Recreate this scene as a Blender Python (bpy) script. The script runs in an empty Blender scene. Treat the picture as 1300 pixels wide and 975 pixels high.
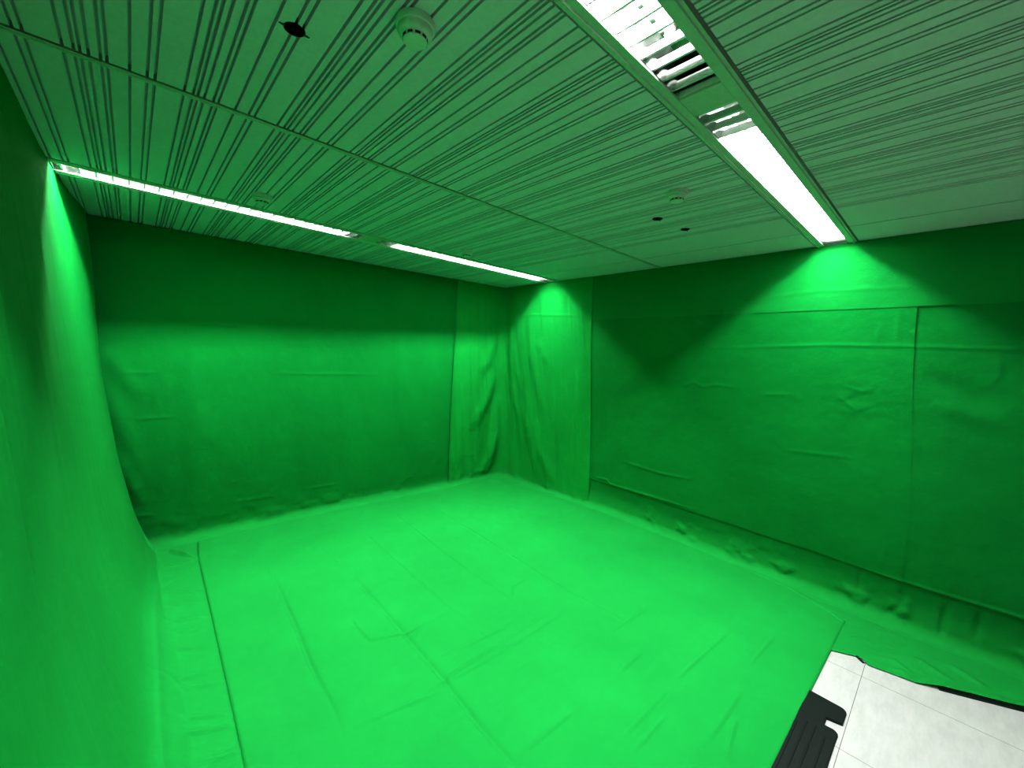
import bpy, bmesh, math
import numpy as np
from mathutils import Matrix, Vector

scene = bpy.context.scene
COL = scene.collection
H = 2.455                      # ceiling height
XL, XR, YB, YF = -0.37, 3.72, 4.30, -2.40   # the shell

# ------------------------------------------------------------------ materials
def new_mat(name):
    m = bpy.data.materials.new(name); m.use_nodes = True
    nt = m.node_tree
    return m, nt, nt.nodes['Principled BSDF']

def set_in(b, **kw):
    for k, v in kw.items():
        k = k.replace('_', ' ')
        if k in b.inputs: b.inputs[k].default_value = v

def noise(nt, scale, detail=4, rough=.6, coord='Object', mapping=None):
    tc = nt.nodes.new('ShaderNodeTexCoord')
    n = nt.nodes.new('ShaderNodeTexNoise')
    n.inputs['Scale'].default_value = scale; n.inputs['Detail'].default_value = detail
    n.inputs['Roughness'].default_value = rough
    src = tc.outputs[coord]
    if mapping:
        mp = nt.nodes.new('ShaderNodeMapping'); mp.inputs['Scale'].default_value = mapping
        nt.links.new(src, mp.inputs['Vector']); src = mp.outputs['Vector']
    nt.links.new(src, n.inputs['Vector'])
    return n

def ramp(nt, src, stops):
    r = nt.nodes.new('ShaderNodeValToRGB')
    e = r.color_ramp.elements
    while len(e) < len(stops): e.new(.5)
    for el, (p, c) in zip(e, stops):
        el.position = p; el.color = (*c, 1)
    nt.links.new(src, r.inputs['Fac'])
    return r

def bump(nt, b, h, strength, dist, prev=None):
    n = nt.nodes.new('ShaderNodeBump')
    n.inputs['Strength'].default_value = strength; n.inputs['Distance'].default_value = dist
    nt.links.new(h, n.inputs['Height'])
    if prev: nt.links.new(prev, n.inputs['Normal'])
    nt.links.new(n.outputs['Normal'], b.inputs['Normal'])
    return n.outputs['Normal']

LIT_GREEN = (.018, .34, .080)  # light falling on low cloth, and tile showing through, put into the colour
def fabric(name, col, wrinkle=1.0, streak=0):
    m, nt, b = new_mat(name)
    c = Vector(col)
    n = noise(nt, 1.4, 5, .6)
    r = ramp(nt, n.outputs['Fac'], [(.3, c * .93), (.7, c * 1.06)])
    at = nt.nodes.new('ShaderNodeAttribute'); at.attribute_name = 'lit_blend'
    r2 = ramp(nt, n.outputs['Fac'], [(.3, Vector(LIT_GREEN) * .95), (.7, Vector(LIT_GREEN) * 1.04)])
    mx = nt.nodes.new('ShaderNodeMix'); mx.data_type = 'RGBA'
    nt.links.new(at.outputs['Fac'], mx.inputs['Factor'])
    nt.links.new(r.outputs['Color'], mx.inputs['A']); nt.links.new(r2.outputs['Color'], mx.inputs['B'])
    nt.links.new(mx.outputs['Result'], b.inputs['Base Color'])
    set_in(b, Roughness=.8, Specular_IOR_Level=.07)
    n1 = noise(nt, 9, 6, .62, mapping=(1, streak, .10) if streak else None); n2 = noise(nt, 420, 2, .5)
    p = bump(nt, b, n1.outputs['Fac'], .16 * wrinkle, .03)
    bump(nt, b, n2.outputs['Fac'], .10, .002, p)
    return m

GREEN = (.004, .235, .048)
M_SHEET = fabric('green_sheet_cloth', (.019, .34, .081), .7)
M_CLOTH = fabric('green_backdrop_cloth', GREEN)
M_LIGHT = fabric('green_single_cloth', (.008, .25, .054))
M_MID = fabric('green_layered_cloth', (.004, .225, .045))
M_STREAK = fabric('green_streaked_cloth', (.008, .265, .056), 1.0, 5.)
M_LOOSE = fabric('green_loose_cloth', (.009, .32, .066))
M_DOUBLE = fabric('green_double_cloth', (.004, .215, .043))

def ceiling_mat():
    m, nt, b = new_mat('white_ceiling_board')
    n = noise(nt, 60, 4, .6)
    r = ramp(nt, n.outputs['Fac'], [(.3, (.86, .64, .80)), (.7, (.92, .69, .86))])
    nt.links.new(r.outputs['Color'], b.inputs['Base Color']); set_in(b, Roughness=.6, Specular_IOR_Level=.3)
    bump(nt, b, n.outputs['Fac'], .05, .002)
    return m
M_CEIL = ceiling_mat()

def plain(name, col, rough=.5, metal=0., spec=.5, bscale=80, bs=.04):
    m, nt, b = new_mat(name)
    n = noise(nt, bscale, 3, .5)
    c = Vector(col)
    r = ramp(nt, n.outputs['Fac'], [(.3, c * .94), (.7, c * 1.04)])
    nt.links.new(r.outputs['Color'], b.inputs['Base Color'])
    set_in(b, Roughness=rough, Metallic=metal, Specular_IOR_Level=spec)
    bump(nt, b, n.outputs['Fac'], bs, .002)
    return m
M_GROOVE = plain('dark_groove', (.02, .022, .02), .9, spec=.1)
M_TRIM = plain('painted_trim', (.60, .61, .57), .45)
M_PLASTIC = plain('white_plastic', (.84, .70, .74), .4)
M_BLACK = plain('black_plastic', (.006, .006, .006), .5)
M_RUBBER = plain('black_rubber', (.012, .017, .017), .55, spec=.35, bscale=200, bs=.1)
M_STEEL = plain('dark_steel', (.10, .10, .09), .4, metal=.8)
M_ALU = plain('satin_reflector', (.72, .72, .72), .16, metal=1., bs=.0)
M_LOUVRE = plain('white_louvre', (.78, .78, .78), .4)
M_WALL = plain('white_wall_paint', (.62, .62, .59), .7)

def tube_mat():
    m, nt, b = new_mat('lit_tube')
    set_in(b, Base_Color=(.9, .9, .9, 1), Emission_Color=(1, .98, .96, 1), Emission_Strength=14.)
    return m
M_TUBE = tube_mat()

def tile_mat():
    m, nt, b = new_mat('pale_floor_tile')
    tc = nt.nodes.new('ShaderNodeTexCoord'); sep = nt.nodes.new('ShaderNodeSeparateXYZ')
    nt.links.new(tc.outputs['Object'], sep.inputs['Vector'])
    def mth(op, a, bb=None):
        n = nt.nodes.new('ShaderNodeMath'); n.operation = op
        for i, v in enumerate((a, bb)):
            if v is None: continue
            if isinstance(v, (int, float)): n.inputs[i].default_value = v
            else: nt.links.new(v, n.inputs[i])
        return n.outputs[0]
    def line(axis, off):
        s = mth('ADD', sep.outputs[axis], -off)
        s = mth('DIVIDE', s, .615); s = mth('FRACT', mth('ADD', s, 50.5))
        d = mth('ABSOLUTE', mth('SUBTRACT', s, .5))
        return mth('LESS_THAN', d, .0019)
    g = mth('MAXIMUM', line('X', 2.797), line('Y', .203))
    n = noise(nt, 7, 8, .72, mapping=(1, 3.2, 1))
    r = ramp(nt, n.outputs['Fac'], [(.25, (.53, .51, .525)), (.5, (.60, .575, .595)), (.75, (.66, .635, .655))])
    mx = nt.nodes.new('ShaderNodeMix'); mx.data_type = 'RGBA'
    nt.links.new(g, mx.inputs['Factor']); nt.links.new(r.outputs['Color'], mx.inputs['A'])
    mx.inputs['B'].default_value = (.16, .16, .15, 1)
    nt.links.new(mx.outputs['Result'], b.inputs['Base Color'])
    set_in(b, Roughness=.5, Specular_IOR_Level=.3)
    n2 = noise(nt, 30, 6, .7)
    bump(nt, b, n2.outputs['Fac'], .08, .004)
    return m
M_TILE = tile_mat()

# ------------------------------------------------------------------ helpers
def link(name, me, mats, parent=None, loc=None):
    o = bpy.data.objects.new(name, me); COL.objects.link(o)
    for m in (mats if isinstance(mats, (list, tuple)) else [mats]): me.materials.append(m)
    if parent: o.parent = parent
    if loc: o.location = loc
    return o

def tag(o, label=None, cat=None, group=None, kind=None):
    if label: o['label'] = label
    if cat: o['category'] = cat
    if group: o['group'] = group
    if kind: o['kind'] = kind
    return o

def empty(name, loc, rz=0):
    o = bpy.data.objects.new(name, None); COL.objects.link(o)
    o.location = loc; o.rotation_euler = (0, 0, rz); o.empty_display_size = .05
    return o

def bm_mesh(bm, name, smooth=False, angle=None):
    me = bpy.data.meshes.new(name)
    bmesh.ops.recalc_face_normals(bm, faces=bm.faces)
    bm.to_mesh(me); bm.free()
    if smooth:
        for p in me.polygons: p.use_smooth = True
        if angle: me.set_sharp_from_angle(angle=angle)
    return me

def add_box(bm, x0, x1, y0, y1, z0, z1):
    vs = [bm.verts.new((x, y, z)) for z in (z0, z1) for x, y in ((x0, y0), (x1, y0), (x1, y1), (x0, y1))]
    fs = [(3, 2, 1, 0), (4, 5, 6, 7), (0, 1, 5, 4), (1, 2, 6, 5), (2, 3, 7, 6), (3, 0, 4, 7)]
    return [bm.faces.new([vs[i] for i in f]) for f in fs]

def box_obj(name, b, mat, parent=None, bevel=0):
    bm = bmesh.new(); add_box(bm, *b)
    if bevel: bmesh.ops.bevel(bm, geom=list(bm.edges), offset=bevel, segments=2, affect='EDGES')
    return link(name, bm_mesh(bm, name, bool(bevel), math.radians(40) if bevel else None), mat, parent)

def lathe(bm, prof, n=48, cap_start=True, cap_end=True):
    rings = []
    for r, z in prof:
        rings.append([bm.verts.new((r * math.cos(2 * math.pi * i / n), r * math.sin(2 * math.pi * i / n), z)) for i in range(n)])
    for a, b in zip(rings, rings[1:]):
        for i in range(n):
            bm.faces.new((a[i], a[(i + 1) % n], b[(i + 1) % n], b[i]))
    if cap_start: bm.faces.new(rings[0])
    if cap_end: bm.faces.new(rings[-1][::-1])

def extrude_poly_x(bm, pts, x0, x1, mat=0):
    """closed polygon in (y,z) extruded along x"""
    a = [bm.verts.new((x0, y, z)) for y, z in pts]; b = [bm.verts.new((x1, y, z)) for y, z in pts]
    n = len(pts)
    for i in range(n): bm.faces.new((a[i], a[(i + 1) % n], b[(i + 1) % n], b[i]))
    bm.faces.new(a[::-1]); bm.faces.new(b)

def grid_mesh(name, P, mask=None):
    """P: (nu,nv,3) array -> smooth quad mesh; mask: (nu-1,nv-1) faces kept"""
    nu, nv = P.shape[:2]
    idx = np.arange(nu * nv).reshape(nu, nv)
    q = np.stack([idx[:-1, :-1], idx[1:, :-1], idx[1:, 1:], idx[:-1, 1:]], -1)
    if mask is not None: q = q[mask]
    q = q.reshape(-1, 4)
    used = np.unique(q); remap = -np.ones(nu * nv, int); remap[used] = np.arange(len(used))
    v = P.reshape(-1, 3)[used]; q = remap[q]
    me = bpy.data.meshes.new(name)
    me.vertices.add(len(v)); me.vertices.foreach_set('co', v.astype(np.float32).ravel())
    me.loops.add(q.size); me.loops.foreach_set('vertex_index', q.astype(np.int32).ravel())
    me.polygons.add(len(q)); me.polygons.foreach_set('loop_start', np.arange(0, q.size, 4, dtype=np.int32))
    me.polygons.foreach_set('use_smooth', np.ones(len(q), bool))
    me.update(calc_edges=True); me.validate()
    return me

def lit_attr(me, W, keep=None):
    a = me.attributes.new('lit_blend', 'FLOAT', 'POINT')
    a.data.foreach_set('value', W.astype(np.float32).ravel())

def vnoise(U, V, seed=0, octaves=3, gain=.5):
    """smooth value noise, about -1..1"""
    rng = np.random.default_rng(seed); T = rng.uniform(-1, 1, (128, 128))
    out = 0; amp = 1; tot = 0
    for o in range(octaves):
        u = U * 2 ** o + 17.3 * o; v = V * 2 ** o + 5.1 * o
        iu = np.floor(u).astype(int); iv = np.floor(v).astype(int)
        fu = u - iu; fv = v - iv
        fu = fu ** 3 * (fu * (fu * 6 - 15) + 10); fv = fv ** 3 * (fv * (fv * 6 - 15) + 10)
        g = lambda a, b: T[a % 128, b % 128]
        out = out + amp * ((g(iu, iv) * (1 - fu) + g(iu + 1, iv) * fu) * (1 - fv) + (g(iu, iv + 1) * (1 - fu) + g(iu + 1, iv + 1) * fu) * fv)
        tot += amp; amp *= gain
    return out / tot

def crease(U, V, D, poly, amp, w, side=0., taper=True):
    """add a fold ridge along a polyline (u,v) to the displacement D; side>0 makes it a step-like pinch"""
    segs = list(zip(poly, poly[1:]))
    L = [math.hypot(b[0] - a[0], b[1] - a[1]) for a, b in segs]; tot = sum(L) + 1e-9
    best = np.full(D.shape, 1e9); prof = np.zeros(D.shape); s0 = 0
    for (a, b), l in zip(segs, L):
        m = 4 * w
        sel = (U > min(a[0], b[0]) - m) & (U < max(a[0], b[0]) + m) & (V > min(a[1], b[1]) - m) & (V < max(a[1], b[1]) + m)
        if sel.any():
            du, dv = (b[0] - a[0]) / max(l, 1e-9), (b[1] - a[1]) / max(l, 1e-9)
            pu, pv = U[sel] - a[0], V[sel] - a[1]
            t = np.clip(pu * du + pv * dv, 0, l)
            dist = np.hypot(pu - t * du, pv - t * dv)
            sd = pu * dv - pv * du
            k = (s0 + t) / tot
            fade = np.clip(np.minimum(k, 1 - k) / .3, 0, 1) ** .8 * .9 + .1 if taper else 1.
            val = fade * np.exp(-(dist / w) ** 2) * (1 + side * np.clip(sd / w, -1, 1))
            old = best[sel]; upd = dist < old
            pv_ = prof[sel]; pv_[upd] = val[upd] if not np.isscalar(val) else val
            prof[sel] = pv_; old[upd] = dist[upd]; best[sel] = old
        s0 += l
    D += amp * prof

def sstep(a, b, x):
    t = np.clip((x - a) / (b - a), 0, 1); return t * t * (3 - 2 * t)

# ------------------------------------------------------------------ room shell
def struct(name, b, mat):
    return tag(box_obj(name, b, mat), kind='structure')
struct('floor', (XL - .1, XR + .1, YF - .1, YB + .1, -.1, 0), M_TILE)
struct('wall_left', (XL - .1, XL, YF - .1, YB + .1, 0, H + .12), M_WALL)
struct('wall_right', (XR, XR + .1, YF - .1, YB + .1, 0, H + .12), M_WALL)
struct('wall_back', (XL, XR, YB, YB + .1, 0, H + .12), M_WALL)
struct('wall_front', (XL, XR, YF - .1, YF, 0, H + .12), M_WALL)

# --- ceiling: grooved boards running along Y, in strips between seams and light rows
period = [0, .024, .037, .055, .081, .095, .146, .188, .207]
GX = []
k = -1
while True:
    base = -.138 + .283 * k
    if base > 2.75: break
    for p in period:
        x = base + p
        if -.34 < x < 2.752: GX.append(x)
    k += 1
GX.append(3.135)
GW, GD = .0078, .018
def ceiling_strip(bm, y0, y1):
    pts = [(XL, 0)]; flag = []
    prof = [(XL, H)]
    dark = set()
    for x in GX:
        i = len(prof); gw = GW if x < 3 else .013
        prof += [(x - gw / 2, H), (x - gw / 2, H + GD), (x + gw / 2, H + GD), (x + gw / 2, H)]
        dark |= {i, i + 1, i + 2}
    prof += [(XR, H), (XR, H + .10), (XL, H + .10)]
    a = [bm.verts.new((x, y0, z)) for x, z in prof]; b = [bm.verts.new((x, y1, z)) for x, z in prof]
    n = len(prof)
    for i in range(n):
        f = bm.faces.new((a[i], b[i], b[(i + 1) % n], a[(i + 1) % n]))
        if i in dark: f.material_index = 1
    # end caps as fans of quads so no huge n-gon: use n-gon, it is planar
    bm.faces.new(a); bm.faces.new(b[::-1])
BY, AY = .6125, 3.165           # light rows
HW = .110                       # half width of a row (flange to flange)
SEAM = 1.885
SG = .019
HOLES = [(.336, 1.288, .027), (2.316, 1.278, .030), (2.603, 1.240, .028)]
bm = bmesh.new()
ceiling_strip(bm, BY + HW + .009, SEAM - SG)
me = bm_mesh(bm, 'ceiling_holed')
tmp = link('tmp', me, [M_CEIL, M_GROOVE])
bm = bmesh.new()
for hx, hy, hr in HOLES:
    n0 = len(bm.verts)
    lathe(bm, [(hr, H - .03), (hr, H + .085)], 32)
    bm.verts.ensure_lookup_table()
    for v in bm.verts[n0:]: v.co.x += hx; v.co.y += hy
cut = link('cut', bm_mesh(bm, 'cut'), M_GROOVE)
mod = tmp.modifiers.new('b', 'BOOLEAN'); mod.operation = 'DIFFERENCE'; mod.solver = 'EXACT'; mod.object = cut
bpy.context.view_layer.update()
dg = bpy.context.evaluated_depsgraph_get()
holed = bpy.data.meshes.new_from_object(tmp.evaluated_get(dg))
bpy.data.objects.remove(cut); bpy.data.objects.remove(tmp)
bm = bmesh.new(); bm.from_mesh(holed)
ceiling_strip(bm, AY + HW + .009, YB)
ceiling_strip(bm, SEAM + SG, AY - HW - .009)
ceiling_strip(bm, YF, BY - HW - .009)
me = bpy.data.meshes.new('ceiling'); bm.to_mesh(me); bm.free()
ceiling = tag(link('ceiling', me, []), kind='structure')
me.materials.clear()
for m in (M_CEIL, M_GROOVE): me.materials.append(m)
# slab above the boards closes the slots
struct('ceiling_slab', (XL - .1, XR + .1, YF - .1, YB + .1, H + .12, H + .2), M_WALL)

# seam bar between the boards (an inverted tee)
bm = bmesh.new()
extrude_poly_x(bm, [(SEAM - .013, H - .001), (SEAM - .013, H - .004), (SEAM - .006, H - .004), (SEAM - .005, H - .007), (SEAM + .005, H - .007),
                    (SEAM + .006, H - .004), (SEAM + .013, H - .004), (SEAM + .013, H - .001), (SEAM + .004, H + .001), (SEAM + .004, H + .05), (SEAM - .004, H + .05), (SEAM - .004, H + .001)], XL, XR)
tag(link('trim_1', bm_mesh(bm, 'seam_bar'), M_TRIM), kind='structure')
# shadow-gap angle along the tops of the cloths on the right wall
bm = bmesh.new(); add_box(bm, XR - .05, XR - .0, YF, YB, H - .03, H - .002)
tag(link('trim_2', bm_mesh(bm, 'edge_angle'), M_TRIM), kind='structure')

# ------------------------------------------------------------------ light rows
OW = .0655       # half width of the louvre opening
TD = .076        # trough depth
def light_fixture(name, yc, x0, x1, t0, t1, label, power):
    L = x1 - x0; cx = (x0 + x1) / 2
    r = empty(name, (cx, yc, H))
    tag(r, label, 'ceiling light', 'recessed louvered ceiling lights')
    a, b = -L / 2, L / 2
    # frame: the two long flanges, each with a raised outer lip
    for s in (-1, 1):
        bm = bmesh.new()
        p = [(OW, -.001), (OW + .001, -.005), (OW + .024, -.005), (OW + .026, -.010), (OW + .034, -.010), (OW + .036, -.005), (HW, -.004), (HW, .02), (OW, .02)]
        p = [(s * y, z) for y, z in p]
        extrude_poly_x(bm, p, a, b)
        link('frame_rail', bm_mesh(bm, 'frame_rail'), M_TRIM, r)
    # reflector trough
    bm = bmesh.new()
    n = 8
    prof = []
    for i in range(n + 1):
        t = i / n                      # from the lip up to the crown
        prof.append((OW - .002 - .030 * t ** 2.2, TD * t + .001))
    prof = [(-y, z) for y, z in prof] + [(y, z) for y, z in prof[::-1]]
    va = [bm.verts.new((a, y, z)) for y, z in prof]; vb = [bm.verts.new((b, y, z)) for y, z in prof]
    for i in range(len(prof) - 1): bm.faces.new((va[i], va[i + 1], vb[i + 1], vb[i]))
    me = bm_mesh(bm, 'reflector', True, math.radians(40))
    link('reflector', me, M_ALU, r)
    # outer housing keeps light out of the void
    bm = bmesh.new()
    for bb in ((a, b, -HW, -HW + .01, .02, .112), (a, b, HW - .01, HW, .02, .112), (a, b, -HW, HW, .104, .112), (a, a + .004, -HW, HW, .02, .112), (b - .004, b, -HW, HW, .02, .112)):
        add_box(bm, *bb)
    link('housing', bm_mesh(bm, 'housing'), M_TRIM, r)
    for e_ in (a + .003, b - .003):
        bm = bmesh.new(); extrude_poly_x(bm, prof, e_ - .001, e_ + .001)
        link('end_plate', bm_mesh(bm, 'end_plate'), M_LOUVRE, r)
    # louvre blades: curved cross blades, one mesh
    bm = bmesh.new()
    pitch = .0652; nb = int(round(L / pitch)); x = a + pitch * .5
    for i in range(nb):
        xx = a + (i + .5) * L / nb
        if xx + .004 > b: break
        pr = [(-.0042, .013), (.0042, .013), (.0022, .021), (.0012, .038), (-.0012, .038), (-.0022, .021)]
        w = OW - .003
        A = [bm.verts.new((xx + px, -w, pz)) for px, pz in pr]; B = [bm.verts.new((xx + px, w, pz)) for px, pz in pr]
        m = len(pr)
        for j in range(m): bm.faces.new((A[j], A[(j + 1) % m], B[(j + 1) % m], B[j]))
        bm.faces.new(A[::-1]); bm.faces.new(B)
    link('louvre', bm_mesh(bm, 'louvre'), M_LOUVRE, r)
    # tube
    bm = bmesh.new(); n = 16; R = .008; zc = TD - .012
    A = [bm.verts.new((t0 - cx, R * math.cos(2 * math.pi * i / n), zc + R * math.sin(2 * math.pi * i / n))) for i in range(n)]
    B = [bm.verts.new((t1 - cx, v.co.y, v.co.z)) for v in A]
    for i in range(n): bm.faces.new((A[i], A[(i + 1) % n], B[(i + 1) % n], B[i]))
    bm.faces.new(A[::-1]); bm.faces.new(B)
    link('fluorescent_tube', bm_mesh(bm, 'tube', True, math.radians(50)), M_TUBE, r)
    for tx, s in ((t0, -1), (t1, 1)):
        bm = bmesh.new(); add_box(bm, *sorted((tx - cx, tx - cx + s * .022)), -.011, .011, zc - .012, zc + .012)
        link('tube_holder', bm_mesh(bm, 'holder'), M_PLASTIC, r)
    ld = bpy.data.lights.new('tube_light', 'AREA'); ld.shape = 'RECTANGLE'
    ld.size = t1 - t0; ld.size_y = .020; ld.energy = power * (t1 - t0); ld.color = (1, .985, .97)
    lo = bpy.data.objects.new('tube_light', ld); COL.objects.link(lo); lo.parent = r
    lo.location = ((t0 + t1) / 2 - cx, 0, zc - R - .002)
    return r

P = 46.
GAP0, GAP1 = 1.315, 1.435
light_fixture('louvered_ceiling_light', AY, -.285, GAP0, -.21, 1.16, 'long louvered strip light far back, starting at the left wall', P)
light_fixture('louvered_ceiling_light', AY, GAP1, 3.50, 1.64, 3.32, 'narrow far louvered strip light ending above the back right corner', P)
light_fixture('louvered_ceiling_light', BY, -.285, GAP0, -.15, 1.10, 'nearest louvered strip light, cut off by the top of the photo, cells visible', P)
light_fixture('louvered_ceiling_light', BY, GAP1, 3.535, 1.70, 3.39, 'bright wide louvered strip light ending at the top of the right wall', P)
for i, (yc, lab) in enumerate(((AY, 'plain plate between the two far strip lights'), (BY, 'plain plate between the two near strip lights'))):
    bm = bmesh.new()
    add_box(bm, GAP0 + .001, GAP1 - .001, yc - OW, yc + OW, H - .004, H + .004)
    for s in (-1, 1):
        p = [(OW, -.001), (OW + .001, -.005), (OW + .024, -.005), (OW + .026, -.010), (OW + .034, -.010), (OW + .036, -.005), (HW, -.004), (HW, .02), (OW, .02)]
        extrude_poly_x(bm, [(yc + s * y, H + z) for y, z in p], GAP0 + .0005, GAP1 - .0005)
    tag(link('ceiling_cover_plate', bm_mesh(bm, 'cover_plate'), M_TRIM), lab, 'cover plate', 'plates between the strip lights')

# ------------------------------------------------------------------ smoke detectors
def smoke_detector(loc, rz, label, first=[None]):
    if first[0] is None:
        r = empty('smoke_detector', loc, rz); first[0] = r
        bm = bmesh.new(); lathe(bm, [(.050, 0), (.051, -.004), (.051, -.014), (.049, -.017), (.046, -.018)], 56)
        link('base_ring', bm_mesh(bm, 'base_ring', True, math.radians(35)), M_PLASTIC, r)
        bm = bmesh.new()
        lathe(bm, [(.0455, -.017), (.0455, -.024), (.044, -.030), (.039, -.0345), (.0325, -.0365), (.0315, -.0385), (.0315, -.0445), (.0305, -.047), (.026, -.0485), (.012, -.0492), (.001, -.0494)], 56)
        body = link('body', bm_mesh(bm, 'body', True, math.radians(35)), M_PLASTIC, r)
        for i in range(10):                               # the dark vent slots around the chamber
            a0 = 2 * math.pi * i / 10 + .08; a1 = a0 + .42
            bm = bmesh.new(); R0, R1 = .0300, .0325
            pts = [a0 + (a1 - a0) * k / 5 for k in range(6)]
            ring = []
            for t in pts:
                ring.append([bm.verts.new((rr * math.cos(t), rr * math.sin(t), z)) for rr, z in ((R0, -.0385), (R1, -.0388), (R1 - .0003, -.0448), (R0, -.0446))])
            for p, q in zip(ring, ring[1:]):
                for k in range(4): bm.faces.new((p[k], p[(k + 1) % 4], q[(k + 1) % 4], q[k]))
            bm.faces.new(ring[0]); bm.faces.new(ring[-1][::-1])
            link('vent_slot', bm_mesh(bm, 'vent_slot'), M_BLACK, body)
        bm = bmesh.new(); bmesh.ops.create_uvsphere(bm, u_segments=12, v_segments=8, radius=.0022)
        o = link('indicator_lamp', bm_mesh(bm, 'indicator_lamp', True), M_BLACK, body, (.038, .006, -.0348))
    else:
        src = first[0]; r = src.copy(); COL.objects.link(r); r.location = loc; r.rotation_euler = (0, 0, rz)
        for ch in list(src.children):
            c = ch.copy(); COL.objects.link(c); c.parent = r
            for g in ch.children:
                d = g.copy(); COL.objects.link(d); d.parent = c
    tag(r, label, 'smoke detector', 'smoke detectors on the ceiling')
    return r
smoke_detector((.556, 1.028, H), .35, 'large near smoke detector with dark slots, left of the near strip light')
smoke_detector((.562, 2.775, H), .9, 'shadowed smoke detector close beside the left far strip light')
smoke_detector((2.013, 1.012, H), .1, 'smoke detector above the small ceiling holes, left of the wide bright strip light')
smoke_detector((2.056, 2.830, H), .6, 'tiny far smoke detector beside the right far strip light')

# ------------------------------------------------------------------ open holes in the ceiling with a recessed cup and two clip tips
HL = ['large dark round hole in the near ceiling with clip tips at its sides',
      'small dark ceiling hole below the far right smoke detector, left one of the pair',
      'small dark ceiling hole nearest the right wall']
for (hx, hy, hr), lab in zip(HOLES, HL):
    r = empty('recessed_socket', (hx, hy, H)); tag(r, lab, 'ceiling socket', 'empty recessed sockets in the ceiling')
    bm = bmesh.new(); lathe(bm, [(hr - .0006, .0), (hr - .0010, .075)], 40, False, True)
    link('socket_cup', bm_mesh(bm, 'cup', True, math.radians(40)), M_BLACK, r)
    bm = bmesh.new(); lathe(bm, [(.4 * hr, .074), (.42 * hr, .035), (.35 * hr, .030), (.12 * hr, .028)], 24)
    link('socket_core', bm_mesh(bm, 'core', True, math.radians(40)), M_STEEL, r)
    for s in (-1, 1):
        bm = bmesh.new()
        vs = [bm.verts.new(p) for p in ((s * (hr - .004), -.004, -.0005), (s * (hr + .011), -.0012, -.0005), (s * (hr + .011), .0012, -.0005), (s * (hr - .004), .004, -.0005))]
        ws = [bm.verts.new((v.co.x, v.co.y, -.0025)) for v in vs]
        bm.faces.new(vs); bm.faces.new(ws[::-1])
        for i in range(4): bm.faces.new((vs[i], vs[(i + 1) % 4], ws[(i + 1) % 4], ws[i]))
        link('clip', bm_mesh(bm, 'clip'), M_STEEL, r)

# ------------------------------------------------------------------ green cloths
# --- left wall: hangs from the ceiling, slopes out to the floor, then lies under the sheet
PZ = np.array([2.452, 2.30, 2.04, 1.74, 1.33, .95, .73, .44, .27, .14, .06, .012])
PX = np.array([-.292, -.276, -.240, -.205, -.150, -.104, -.078, -.024, .010, .046, .072, .115])
def smooth_interp(t, xp, fp):
    # Catmull-Rom style via dense linear + box blur
    tt = np.linspace(xp[0], xp[-1], 801); f = np.interp(tt, xp, fp)
    k = 61; pad = np.pad(f, k // 2, mode='reflect', reflect_type='odd'); f = np.convolve(pad, np.ones(k) / k, 'valid')
    return np.interp(t, tt, f)
def resample(path, n):
    d = np.r_[0, np.cumsum(np.hypot(*np.diff(path, axis=0).T))]; s = np.linspace(0, d[-1], n)
    return smooth_interp(s, d, path[:, 0]) if False else np.stack([np.interp(s, d, path[:, 0]), np.interp(s, d, path[:, 1])], 1), s

zz = np.linspace(2.452, .012, 400)
xx = -smooth_interp(-zz, -PZ, -PX)
path = np.vstack([np.stack([xx, zz], 1), np.array([[.20, .008], [.40, .005]])])
prof, S = resample(path, 250)
PX2 = np.array([-.292, -.282, -.262, -.235, -.195, -.160, -.132, -.080, -.035, .015, .062, .150])
path2 = np.vstack([np.stack([-smooth_interp(-zz, -PZ, -PX2), zz], 1), np.array([[.22, .008], [.40, .005]])])
prof2, S2 = resample(path2, 250)
ys = np.arange(-2.35, 4.02, .0095)
Yg, Ss = np.meshgrid(ys, S, indexing='ij')
mixy = sstep(2.5, 3.6, Yg)
Xg = prof2[:, 0] * (1 - mixy) + prof[:, 0] * mixy; Zg = prof2[:, 1] * (1 - mixy) + prof[:, 1] * mixy
# the far edge of this cloth: 4.0 on the wall, running back to 3.71 on the floor
edge = np.interp(Xg, [-.25, .0, .05, .12, .19, .336, .42], [4.06, 4.05, 4.02, 3.97, 3.93, 3.71, 3.60])
fr = (Yg - ys[0]) / (ys[-1] - ys[0])
Yg = ys[0] + fr * (edge - ys[0])
nx = np.clip(Zg / .25, 0, 1)
D = .005 * vnoise(Yg * 2.2, Zg * .5, 3, 2) + .0042 * vnoise(Yg * 10, Zg * .35, 4, 3) + .0016 * vnoise(Yg * 26, Zg * .4, 5, 2)
D *= np.clip((Zg - .02) / .5, 0, 1) * (1 - .8 * sstep(1.9, 2.45, Zg))
Xtop = np.interp(Yg, [-2.4, 2.9, 3.3, 3.65, 4.05], [0, 0, .012, .035, .075]) * sstep(1.2, 2.4, Zg)
Xg += D + Xtop
LF = [[(0.084, 2.93), (0.235, 2.86), (0.345, 2.817)], [(0.074, 2.653), (0.331, 2.516)], [(-0.028, 2.397), (0.065, 2.376), (0.171, 2.354), (0.319, 2.327)], [(0.095, 2.38), (0.173, 2.274), (0.316, 2.221)], [(0.098, 2.12), (0.301, 1.998)], [(0.194, 1.806), (0.306, 1.785)], [(0.096, 3.298), (0.306, 3.165)], [(0.181, 3.66), (0.334, 3.639)],
      [(0.1, 2.80), (0.33, 2.70)], [(0.1, 2.02), (0.32, 1.92)], [(.09, 1.70), (.30, 1.60)], [(.1, 3.12), (.33, 3.02)]]
Df = np.zeros(Xg.shape)
for p in LF: crease(Xg, Yg, Df, [(a, b) for a, b in p], .0095, .013, .5)
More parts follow.
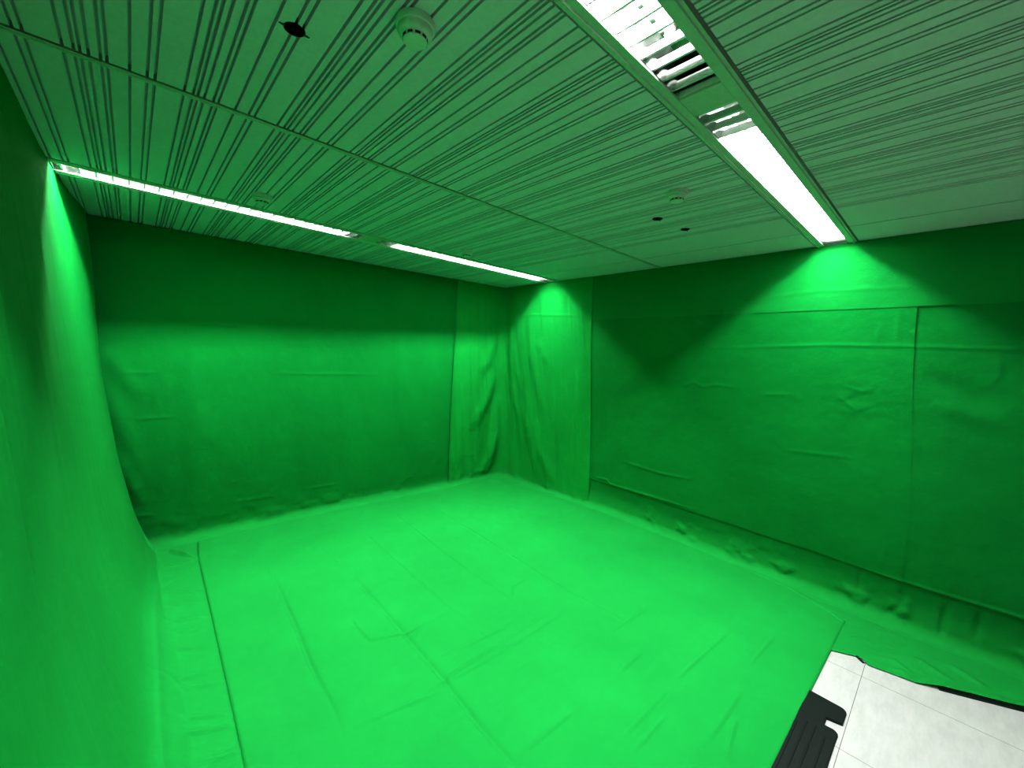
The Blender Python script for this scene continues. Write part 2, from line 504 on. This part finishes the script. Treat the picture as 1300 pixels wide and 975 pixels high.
crease(Xg, Yg, Df, [(0.132, 3.712), (0.082, 2.952), (0.072, 2.383), (0.064, 1.905), (.06, 1.0)], .008, .012)
Df += .004 * (vnoise(Xg * 3, Yg * 14, 8, 2)) * (1 - nx)
Zg += np.maximum(Df, -.004) * (1 - sstep(.05, .3, Zg)) * (1 - sstep(.27, .33, Xg))
# lifted far edge on the floor
Zg += .026 * sstep(.06, 0, edge - Yg) * (1 - sstep(.12, .35, Zg)) * (1 - .75 * sstep(.27, .33, Xg))
me = grid_mesh('left_cloth', np.stack([Xg, Yg, Zg], -1)); lit_attr(me, sstep(1.7, .35, Zg))  # hanging part also blends lighter downwards, brighter light painted into its base colour
o = link('green_backdrop_cloth', me, M_STREAK)
tag(o, 'green cloth hanging on the left wall and running out onto the floor', 'backdrop cloth', 'green backdrop cloths')

# --- wall cloth builder: u along the wall, s down the wall then out onto the floor
def wall_cloth(u, cove, out, ds):
    zline = np.arange(2.452, cove, -ds)
    th = np.linspace(0, math.pi / 2, max(6, int(cove * 1.57 / ds)))
    zc = cove - (cove - .008) * np.sin(th); oc = cove * (1 - np.cos(th))
    of = np.arange(cove + ds, cove + out, ds)
    off = np.r_[np.zeros(len(zline)), oc, of]; z = np.r_[zline, zc, np.full(len(of), .006)]
    return np.meshgrid(u, off, indexing='ij'), np.meshgrid(u, z, indexing='ij')[1]

# back wall
u = np.arange(-.25, 2.80, .010)
(U, O), Z = wall_cloth(u, .085, .46, .011)
def back_y(x, z):
    low = 4.105 - .022 * x; top = 4.175 - .066 * x
    return low + (top - low) * sstep(.6, 2.45, z)
wall = back_y(U, Z)
BACK = [[(-0.125, 1.544), (-0.043, 1.355), (0.056, 1.168)], [(-0.129, 1.276), (-0.064, 1.035), (0.008, 0.783), (0.078, 0.46)], [(-0.096, 0.796), (-0.025, 0.581), (0.046, 0.339)], [(0.365, 1.6), (0.369, 0.738), (0.376, 0.16)], [(0.417, 1.136), (0.451, 0.728)], [(1.174, 1.45), (1.196, 0.295)], [(2.098, 1.95), (2.155, 1.126), (2.263, 0.404)]]
D = .010 * vnoise(U * 2.6, Z * .45, 21, 2) + .003 * vnoise(U * 6, Z * 3, 22, 3)
for i, p in enumerate(BACK): crease(U, Z, D, p, [.016, .020, .024, .012, .010, .010, .014][i], [.06, .065, .055, .08, .07, .08, .08][i], .35)
for p in ([(0.617, 0.252), (0.951, 0.246)], [(1.182, 0.26), (1.488, 0.257)], [(-0.006, 1.008), (0.264, 1.013)], [(-0.072, 1.355), (0.138, 1.356)], [(0.001, 0.264), (0.107, 0.257)], [(.9, 1.355), (1.9, 1.35)], [(.3, 1.75), (.8, 1.752)]):
    crease(U, Z, D, p, .0045, .011)
D += .016 * np.maximum(0, vnoise(U * 7, Z * 9, 25, 2)) * np.exp(-((Z - .10) / .09) ** 2)     # rumples at the foot
D += -.03 * np.exp(-((U + .02) / .12) ** 2) * np.exp(-((Z - .45) / .35) ** 2)
D *= 1 - sstep(2.60, 2.74, U)
Y = wall - O - D * sstep(0.01, .08, Z) * (1 - .7 * sstep(2.2, 2.45, Z))
Zb = Z - .003 + np.where((Z < .03) & (O < .13), .004 * np.maximum(0, vnoise(U * 9, O * 20, 26, 2)), 0)
me = grid_mesh('back_cloth', np.stack([U, Y, Zb], -1)); lit_attr(me, sstep(.16, .03, Z))
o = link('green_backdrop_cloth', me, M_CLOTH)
tag(o, 'wide green cloth hanging over the back wall, dark along its top', 'backdrop cloth', 'green backdrop cloths')

def right_x(U, Z):
    t = sstep(.1, 2.45, Z)
    base = 3.535 + .055 * (1 - t)
    base = base - np.interp(U, [-2.4, 0, 1.0, 2.2, 3.3], [0, .015, .015, .025, .05]) * t
    foot = np.interp(U, [-2.4, .0, .45, .75, 1.05, 2.4, 3.0], [-.10, -.06, -.03, -.03, -.005, .06, .03])
    return base + foot * (1 - t)
# corner cloth: from 2.775 on the back wall round the corner to y = 2.62 on the right wall
CX, CY, CR_ = 3.505, 3.965, .10
L1 = CX - CR_ - 2.775; La = CR_ * math.pi / 2; L2 = CY - CR_ - 2.60
u = np.arange(0, L1 + La + L2, .009)
(U, O), Z = wall_cloth(u, .06, .10, .011)
a = np.clip((U - L1) / La, 0, 1) * math.pi / 2
px = np.where(U < L1, 2.775 + U, CX - CR_ + CR_ * np.sin(a)); py = np.where(U < L1 + La, CY - CR_ + CR_ * np.cos(a), CY - CR_ - (U - L1 - La))
nxn, nyn = -np.sin(a), -np.cos(a)
def ub(x): return x - 2.775 if x < CX - CR_ else L1 + La * .45 * (x - CX + CR_) / CR_
def ur(y): return L1 + La + (CY - CR_ - y)
CB = [[(3.378, 1.878), (3.302, 1.508), (3.171, 1.359)], [(3.478, 1.50), (3.339, 1.058), (3.187, 0.777), (3.068, 0.698)], [(3.48, 1.1), (3.470, 0.568), (3.425, 0.201), (3.34, 0.05)], [(3.44, .6), (3.39, .3), (3.28, .06)]]
CRP = [[(3.80, 2.0), (3.80, 1.425), (3.78, 1.067), (3.70, 0.80)], [(3.76, 1.9), (3.72, 1.432), (3.65, 1.203)], [(3.463, 2.0), (3.425, 1.592), (3.332, 1.175), (3.237, 0.915)], [(3.337, 1.817), (3.204, 1.517)], [(3.47, 0.95), (3.325, 0.503), (3.115, 0.211), (2.99, 0.03)], [(3.6, 1.0), (3.45, .5), (3.3, .15)], [(2.755, 1.5), (2.731, 0.985)]]
D = .012 * vnoise(U * 3, Z * .9, 31, 2) + .011 * vnoise(U * 8 + .9 * Z, Z * .8, 32, 3) + .006 * vnoise(U * 17 + 1.6 * Z, Z * .7, 34, 2)
for i, p in enumerate(CB): crease(U, Z, D, [(ub(x), z) for x, z in p], [.024, .032, .040, .026][i], [.08, .085, .04, .05][i], .5)
for i, p in enumerate(CRP): crease(U, Z, D, [(ur(y), z) for y, z in p], [.020, .014, .018, .012, .020, .02, .008][i], [.05, .05, .06, .06, .07, .07, .03][i], .4)
crease(U, Z, D, [(ub(2.973), .687), (ub(3.219), .654)], .003, .012); crease(U, Z, D, [(ub(2.964), .347), (ub(3.21), .334)], .003, .012)
crease(U, Z, D, [(ur(3.702), 2.079), (ur(3.433), 2.097), (ur(2.731), 2.06)], .005, .012)
D += .02 * np.maximum(0, vnoise(U * 8, Z * 8, 33, 2)) * np.exp(-((Z - .08) / .08) ** 2)
D = D * sstep(0.01, .08, Z) * (1 - .85 * sstep(2.1, 2.45, Z)) + .004
D -= .004
D *= sstep(0, .10, U) * sstep(0, .12, U.max() - U)
gap = .006 + .000 * sstep(L1 + La, U.max(), U)
D += .010 * np.exp(-(U / .018) ** 2)
sa_, ca_ = np.sin(a), np.cos(a)
wy = back_y(np.minimum(px, 3.45), Z); wx = right_x(np.minimum(py, 3.6), Z)
px = px + (wx - CX) * sa_ + nxn * (O + D + gap)
py = py + (wy - CY) * ca_ + nyn * (O + D + gap)
me = grid_mesh('corner_cloth', np.stack([px, py, Z], -1)); lit_attr(me, sstep(.16, .03, Z))
o = link('green_backdrop_cloth', me, M_LOOSE)
tag(o, 'loosely draped green cloth gathered in folds round the back right corner', 'backdrop cloth', 'green backdrop cloths')

# right wall
RIGHT = [[(1.391, 1.738), (0.586, 1.773), (0.193, 1.768), (-0.245, 1.757), (-.8, 1.76)], [(1.031, 2.121), (0.695, 2.146), (0.602, 2.144), (0.197, 2.128)], [(0.129, 1.577), (-0.034, 1.525), (-0.216, 1.419)], [(0.083, 1.428), (-0.067, 1.381), (-0.194, 1.337)], [(0.492, 1.499), (0.404, 1.47), (0.351, 1.495)], [(0.525, 1.426), (0.431, 1.346), (0.407, 1.349)], [(0.835, 0.993), (0.397, 1.022)], [(0.996, 1.39), (0.783, 1.411)], [(-0.161, 1.747), (-0.172, 1.612), (-0.127, 1.533)], [(0.565, 0.3), (0.327, 0.291), (-0.364, 0.306), (-1.2, .30)], [(3.001, 0.331), (2.38, 0.346), (2.348, 0.313), (1.865, 0.321), (1.437, 0.328)], [(2.218, 0.588), (1.804, 0.57), (1.497, 0.589)], [(3.068, 0.6), (2.837, 0.618)], [(0.319, 0.295), (0.315, 0.139)], [(0.098, 0.281), (0.122, 0.126), (0.186, 0.02)], [(-0.081, 0.276), (-0.074, 0.126), (-0.072, 0.02)], [(-0.213, 0.293), (-0.211, 0.165), (-0.199, 0.088)], [(0.224, 0.472), (0.22, 0.326)], [(-0.091, 0.397), (-0.076, 0.298)], [(-0.207, 0.439), (-0.212, 0.302)], [(0.346, 1.917), (0.355, 1.786)], [(0.267, 1.988), (0.254, 1.777)], [(1.654, 1.471), (1.613, 1.397), (1.513, 1.447), (1.444, 1.412), (1.318, 1.436), (1.155, 1.424)]]
RA = {0: (.004, .011), 1: (.003, .011), 2: (-.014, .06), 3: (.010, .05), 9: (.010, .009), 10: (.010, .009), 11: (.006, .012), 14: (-.015, .020), 15: (-.013, .016), 16: (-.010, .016), 13: (-.008, .013)}
def right_disp(U, Z):
    D = .010 * vnoise(U * 1.3, Z * 1.6, 41, 3) + .003 * vnoise(U * 6, Z * 7, 42, 3)
    for i, p in enumerate(RIGHT):
        amp, w = RA.get(i, (.0035, .013)); crease(U, Z, D, p, amp, w, .6 if i in (9, 10) else 0)
    D += .010 * np.abs(vnoise(U * 5 + Z * 2, Z * 9, 44, 3)) * np.exp(-((U - .45) / .22) ** 2 - ((Z - 1.42) / .13) ** 2)
    D += .030 * np.maximum(0, vnoise(U * 9, Z * 8, 43, 3)) * np.exp(-((Z - .10) / .09) ** 2)
    D *= 1 - sstep(2.38, 2.56, U)
    # below the long fold the cloth hangs a little further back
    D += -.006 * sstep(.31, .29, Z) * sstep(.08, .2, Z)
    return D
u = np.arange(-2.35, 2.64, .0105)
(U, O), Z = wall_cloth(u, .085, .70, .0075)
skirt = np.interp(U, [-2.4, -.36, .0, .20, .30, .36, .46, .80, 2.7], [.40, .42, .58, .60, .63, .60, .34, .20, .16])
flo = O > .085
XE = np.interp(U, [-2.4, -.8, -.36, -.12, .005, .10, .198, .206, .240, .36, .40, .55, .80, 2.7], [3.30, 3.30, 3.137, 3.02, 2.96, 2.945, 2.926, 2.957, 2.966, 2.905, 3.0, 3.20, 3.30, 3.40])
skirt = np.maximum(.11, right_x(U, 0 * Z) - XE)
O2 = np.where(flo, .085 + (O - .085) * (skirt - .085) / .695, O)
D = right_disp(U, Z) * sstep(.01, .08, Z) * (1 - .8 * sstep(2.15, 2.45, Z))
X = right_x(U, Z) - O2 - D
SW = np.zeros(U.shape)
for p in ([(3.05, .16), (3.08, .10), (3.02, .02)], [(3.15, .10), (3.20, .0), (3.12, -.12)], [(3.12, .30), (3.2, .22)], [(3.3, -.1), (3.2, -.25)], [(3.02, .08), (2.985, .02)]):
    crease(X, U, SW, p, .010, .022, .4)
Zr = Z + np.where(flo, SW + .005 * np.maximum(0, vnoise(X * 8, U * 8, 45, 3)) + .018 * sstep(.02, -.10, U) * sstep(.10, .0, skirt - O2), 0)
me = grid_mesh('right_cloth', np.stack([X, U, Zr], -1)); lit_attr(me, sstep(.26, .03, Z))
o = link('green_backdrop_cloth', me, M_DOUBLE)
tag(o, 'large green cloth on the right wall spreading over the pale floor tiles', 'backdrop cloth', 'green backdrop cloths')

# second layer lying on the right-wall cloth
u = np.arange(.118, 2.57, .0105); z = np.arange(2.016, .297, -.0075)
U, Z = np.meshgrid(u, z, indexing='ij')
U = U + .045 * (1 - sstep(.3, 2.0, Z)) * 0 + (1 - (U - .118) / 2.55) * (.065 * sstep(.6, 2.0, Z))
D = right_disp(U, Z) * sstep(.03, .10, Z)
X = right_x(U, Z) - D - .003 - .003 * sstep(1.2, 1.7, Z) * sstep(2.5, 2.2, U)
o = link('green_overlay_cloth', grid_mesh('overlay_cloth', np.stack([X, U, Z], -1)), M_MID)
tag(o, 'second layer of green cloth on the right wall, its straight edge below the lamp glow', 'backdrop cloth', 'green backdrop cloths')

# upper strip of cloth, hung from the ceiling edge down to the straight top edge of the layers below
u = np.arange(-2.35, 2.59, .0105); z = np.arange(2.4515, 2.008, -.011)
U, Z = np.meshgrid(u, z, indexing='ij')
D = right_disp(U, Z) * (1 - .8 * sstep(2.15, 2.45, Z))
X = right_x(U, Z) - D - .0045 - .0055 * sstep(2.5, 2.1, U)
o = link('green_overlay_cloth', grid_mesh('upper_cloth', np.stack([X, U, Z], -1)), M_LIGHT)
tag(o, 'paler strip of green cloth along the top of the right wall, under the ceiling', 'backdrop cloth', 'green backdrop cloths')

# --- floor sheet
SHEET = [[(1.862, 3.595), (1.797, 2.518), (1.793, 1.878), (1.783, 1.505)], [(1.459, 3.349), (1.441, 2.591), (1.439, 2.085), (1.457, 1.744), (1.435, 1.482)], [(2.235, 3.553), (2.225, 2.751), (2.177, 1.972), (2.172, 1.656), (2.192, 1.145)], [(1.112, 3.271), (1.118, 2.462), (1.108, 1.936), (1.097, 1.547), (1.076, 1.262), (1.07, .6)], [(0.705, 3.223), (0.681, 2.694), (0.667, 2.413), (0.641, 2.088), (0.634, 1.756), (0.62, 1.563)],
         [(0.942, 2.316), (0.936, 2.176), (0.94, 2.057), (1.13, 1.976), (1.398, 1.996)], [(1.102, 1.916), (1.219, 1.982)], [(2.064, 1.966), (1.909, 1.949), (1.814, 1.862)], [(1.097, 1.547), (1.474, 1.525), (2.07, 1.547)], [(0.686, 1.591), (0.836, 1.566), (1.063, 1.515)], [(1.096, 1.056), (1.483, 1.044)], [(1.793, 1.04), (2.035, 1.041)], [(1.914, 0.823), (1.457, 0.823)], [(1.753, 0.759), (1.458, 0.761)], [(1.933, 0.832), (2.662, 0.791)], [(1.741, 0.583), (2.203, 0.582)], [(1.743, 0.506), (1.987, 0.546)],
         [(.9, 1.56), (1.9, 1.60)], [(1.1, 1.70), (1.7, 1.66)], [(2.0, 1.25), (2.5, 1.22)], [(2.4, .62), (2.8, .60)]]
SA = [(.0050, .010), (.0055, .010), (.0045, .010), (-.0085, .014), (-.0085, .013), (.0080, .009), (.0070, .009), (.0070, .009)]
u = np.linspace(0, 1, 620); v = np.linspace(0, 1, 680)
Ug, Vg = np.meshgrid(u, v, indexing='ij')
ye = .372 - .03 * Ug ** 2
yb = np.interp(Ug, [0, .2, .4, 1], [3.975, 4.02, 3.995, 3.93])
Y = ye + (yb - ye) * Vg
xl = np.interp(Y, [.3, 1.714, 2.141, 2.772, 3.677, 3.98], [.262, .293, .305, .321, .342, .366])
xr = np.interp(Y, [.33, .352, .449, .704, 1.034, 1.659, 2.454, 3.815, 4.0], [3.30, 3.315, 3.385, 3.50, 3.55, 3.61, 3.63, 3.50, 3.46])
X = xl + (xr - xl) * Ug
D = .0022 * vnoise(X * 4, Y * 4, 51, 4) + .0012 * np.abs(vnoise(X * 10, Y * 14, 52, 2))
for i, p in enumerate(SHEET):
    amp, w = SA[i] if i < len(SA) else (.0060, .010); crease(X, Y, D, p, amp, w, .4)
pk = np.exp(-((X - 1.55) / .7) ** 2 - ((Y - 1.45) / .35) ** 2)
D += .008 * np.maximum(0, vnoise(X * 3, Y * 18, 53, 3)) * pk + .007 * np.maximum(0, vnoise(X * 2.5, Y * 15, 54, 3)) * np.exp(-((X - 2.0) / .7) ** 2 - ((Y - .75) / .35) ** 2)
e = np.minimum.reduce([X - xl, Y - ye, yb - Y])
Z = .012 + D
Z = np.where(e < .006, Z * np.clip(e / .006, .45, 1), Z) + .006 * sstep(.3, .0, X - xl)
Z = np.where(xr - X < .03, Z + .004, Z)
o = link('green_floor_sheet', grid_mesh('floor_sheet', np.stack([X, Y, Z], -1)), M_SHEET)
tag(o, 'big bright green sheet spread flat over the floor with fold lines', 'floor sheet')

# ------------------------------------------------------------------ black ribbed mat at the near edge of the sheet
def mat_outline():
    pts = []
    def arc(cx, cy, r, a0, a1, n=6):
        for i in range(n + 1):
            t = math.radians(a0 + (a1 - a0) * i / n); pts.append((cx + r * math.cos(t), cy + r * math.sin(t)))
    pts.append((1.30, .50)); pts.append((1.30, .222))
    pts.append((2.20, .219)); arc(2.243, .242, .024, -90, 0); pts.append((2.264, .270))
    pts.append((2.316, .270)); pts.append((2.330, .214))
    arc(2.42, .240, .027, -90, 0); pts.append((2.462, .50))
    return pts
bm = bmesh.new()
pts = mat_outline()
v0 = [bm.verts.new((x, y, .001)) for x, y in pts]
f = bm.faces.new(v0)
ext = bmesh.ops.extrude_face_region(bm, geom=[f])
for v in [g for g in ext['geom'] if isinstance(g, bmesh.types.BMVert)]: v.co.z = .0105
bmesh.ops.recalc_face_normals(bm, faces=bm.faces)
te = [e_ for e_ in bm.edges if all(v.co.z > .009 for v in e_.verts)]
bmesh.ops.bevel(bm, geom=te, offset=.003, segments=2, affect='EDGES')
mat_root = link('rubber_mat', bm_mesh(bm, 'rubber_mat', True, math.radians(40)), M_RUBBER)
tag(mat_root, 'black ribbed rubber mat with a square notch, partly under the green sheet', 'mat')
for y0, xe in ((.358, 2.19), (.327, 2.22), (.294, 2.225), (.255, 2.19)):
    bm = bmesh.new(); extrude_poly_x(bm, [(y0 - .0045, .0100), (y0 - .002, .0122), (y0 + .002, .0122), (y0 + .0045, .0100)], 1.31, xe)
    link('rib', bm_mesh(bm, 'rib'), M_RUBBER, mat_root)

# black strip showing under the lifted edge of the right-wall cloth, and a black scrap further in
def strip(name, pl, w, h, label, cat):
    bm = bmesh.new(); prev = None
    for i, (x, y) in enumerate(pl):
        a_ = pl[max(0, i - 1)]; b_ = pl[min(len(pl) - 1, i + 1)]
        tx, ty = b_[0] - a_[0], b_[1] - a_[1]; l = math.hypot(tx, ty); nx_, ny_ = -ty / l, tx / l
        ring = [bm.verts.new((x + nx_ * o_, y + ny_ * o_, z_)) for o_, z_ in ((-w / 2, .0005), (-w / 2, h * .6), (-w / 4, h), (w / 4, h), (w / 2, h * .6), (w / 2, .0005))]
        if prev:
            for k in range(6): bm.faces.new((prev[k], prev[(k + 1) % 6], ring[(k + 1) % 6], ring[k]))
        else: bm.faces.new(ring)
        prev = ring
    bm.faces.new(prev[::-1])
    o = link(name, bm_mesh(bm, name, True, math.radians(50)), M_RUBBER)
    return tag(o, label, cat)
strip('cable_cover', [(3.000, -.075), (3.025, -.13), (3.078, -.24), (3.137, -.36), (3.195, -.50), (3.30, -.8)], .016, .0085, 'black strip lying along the lifted edge of the right wall cloth', 'cable cover')
strip('tape_scrap', [(2.972, .246), (2.958, .234), (2.945, .222), (2.932, .209)], .014, .006, 'small black scrap poking out under the cloth edge on the tiles', 'tape')

# ------------------------------------------------------------------ camera, world
A_, B_, G_ = 0.74980511, -0.06825461, 0.0448415
ca, sa = math.cos(A_), math.sin(A_)
fwd = Vector((math.cos(B_) * sa, math.cos(B_) * ca, math.sin(B_)))
rt0 = Vector((ca, -sa, 0)); up0 = rt0.cross(fwd)
rt = math.cos(G_) * rt0 + math.sin(G_) * up0; up = -math.sin(G_) * rt0 + math.cos(G_) * up0
cd = bpy.data.cameras.new('camera'); cam = bpy.data.objects.new('camera', cd); COL.objects.link(cam)
cam.matrix_world = Matrix(((rt.x, up.x, -fwd.x, 0), (rt.y, up.y, -fwd.y, 0), (rt.z, up.z, -fwd.z, 1.6), (0, 0, 0, 1)))
cd.sensor_width = 36; cd.lens = 36 * 520.221 / 1300; cd.clip_start = .02
scene.camera = cam
w = bpy.data.worlds.new('world'); scene.world = w; w.use_nodes = True
w.node_tree.nodes['Background'].inputs['Color'].default_value = (.02, .02, .02, 1)

scene.view_settings.view_transform = 'Standard'
scene.view_settings.look = 'None'
scene.view_settings.exposure = .23
scene.view_settings.gamma = .74
scene.cycles.use_denoising = True
scene.cycles.max_bounces = 10
scene.cycles.diffuse_bounces = 7
scene.cycles.glossy_bounces = 5
scene.cycles.sample_clamp_indirect = 6
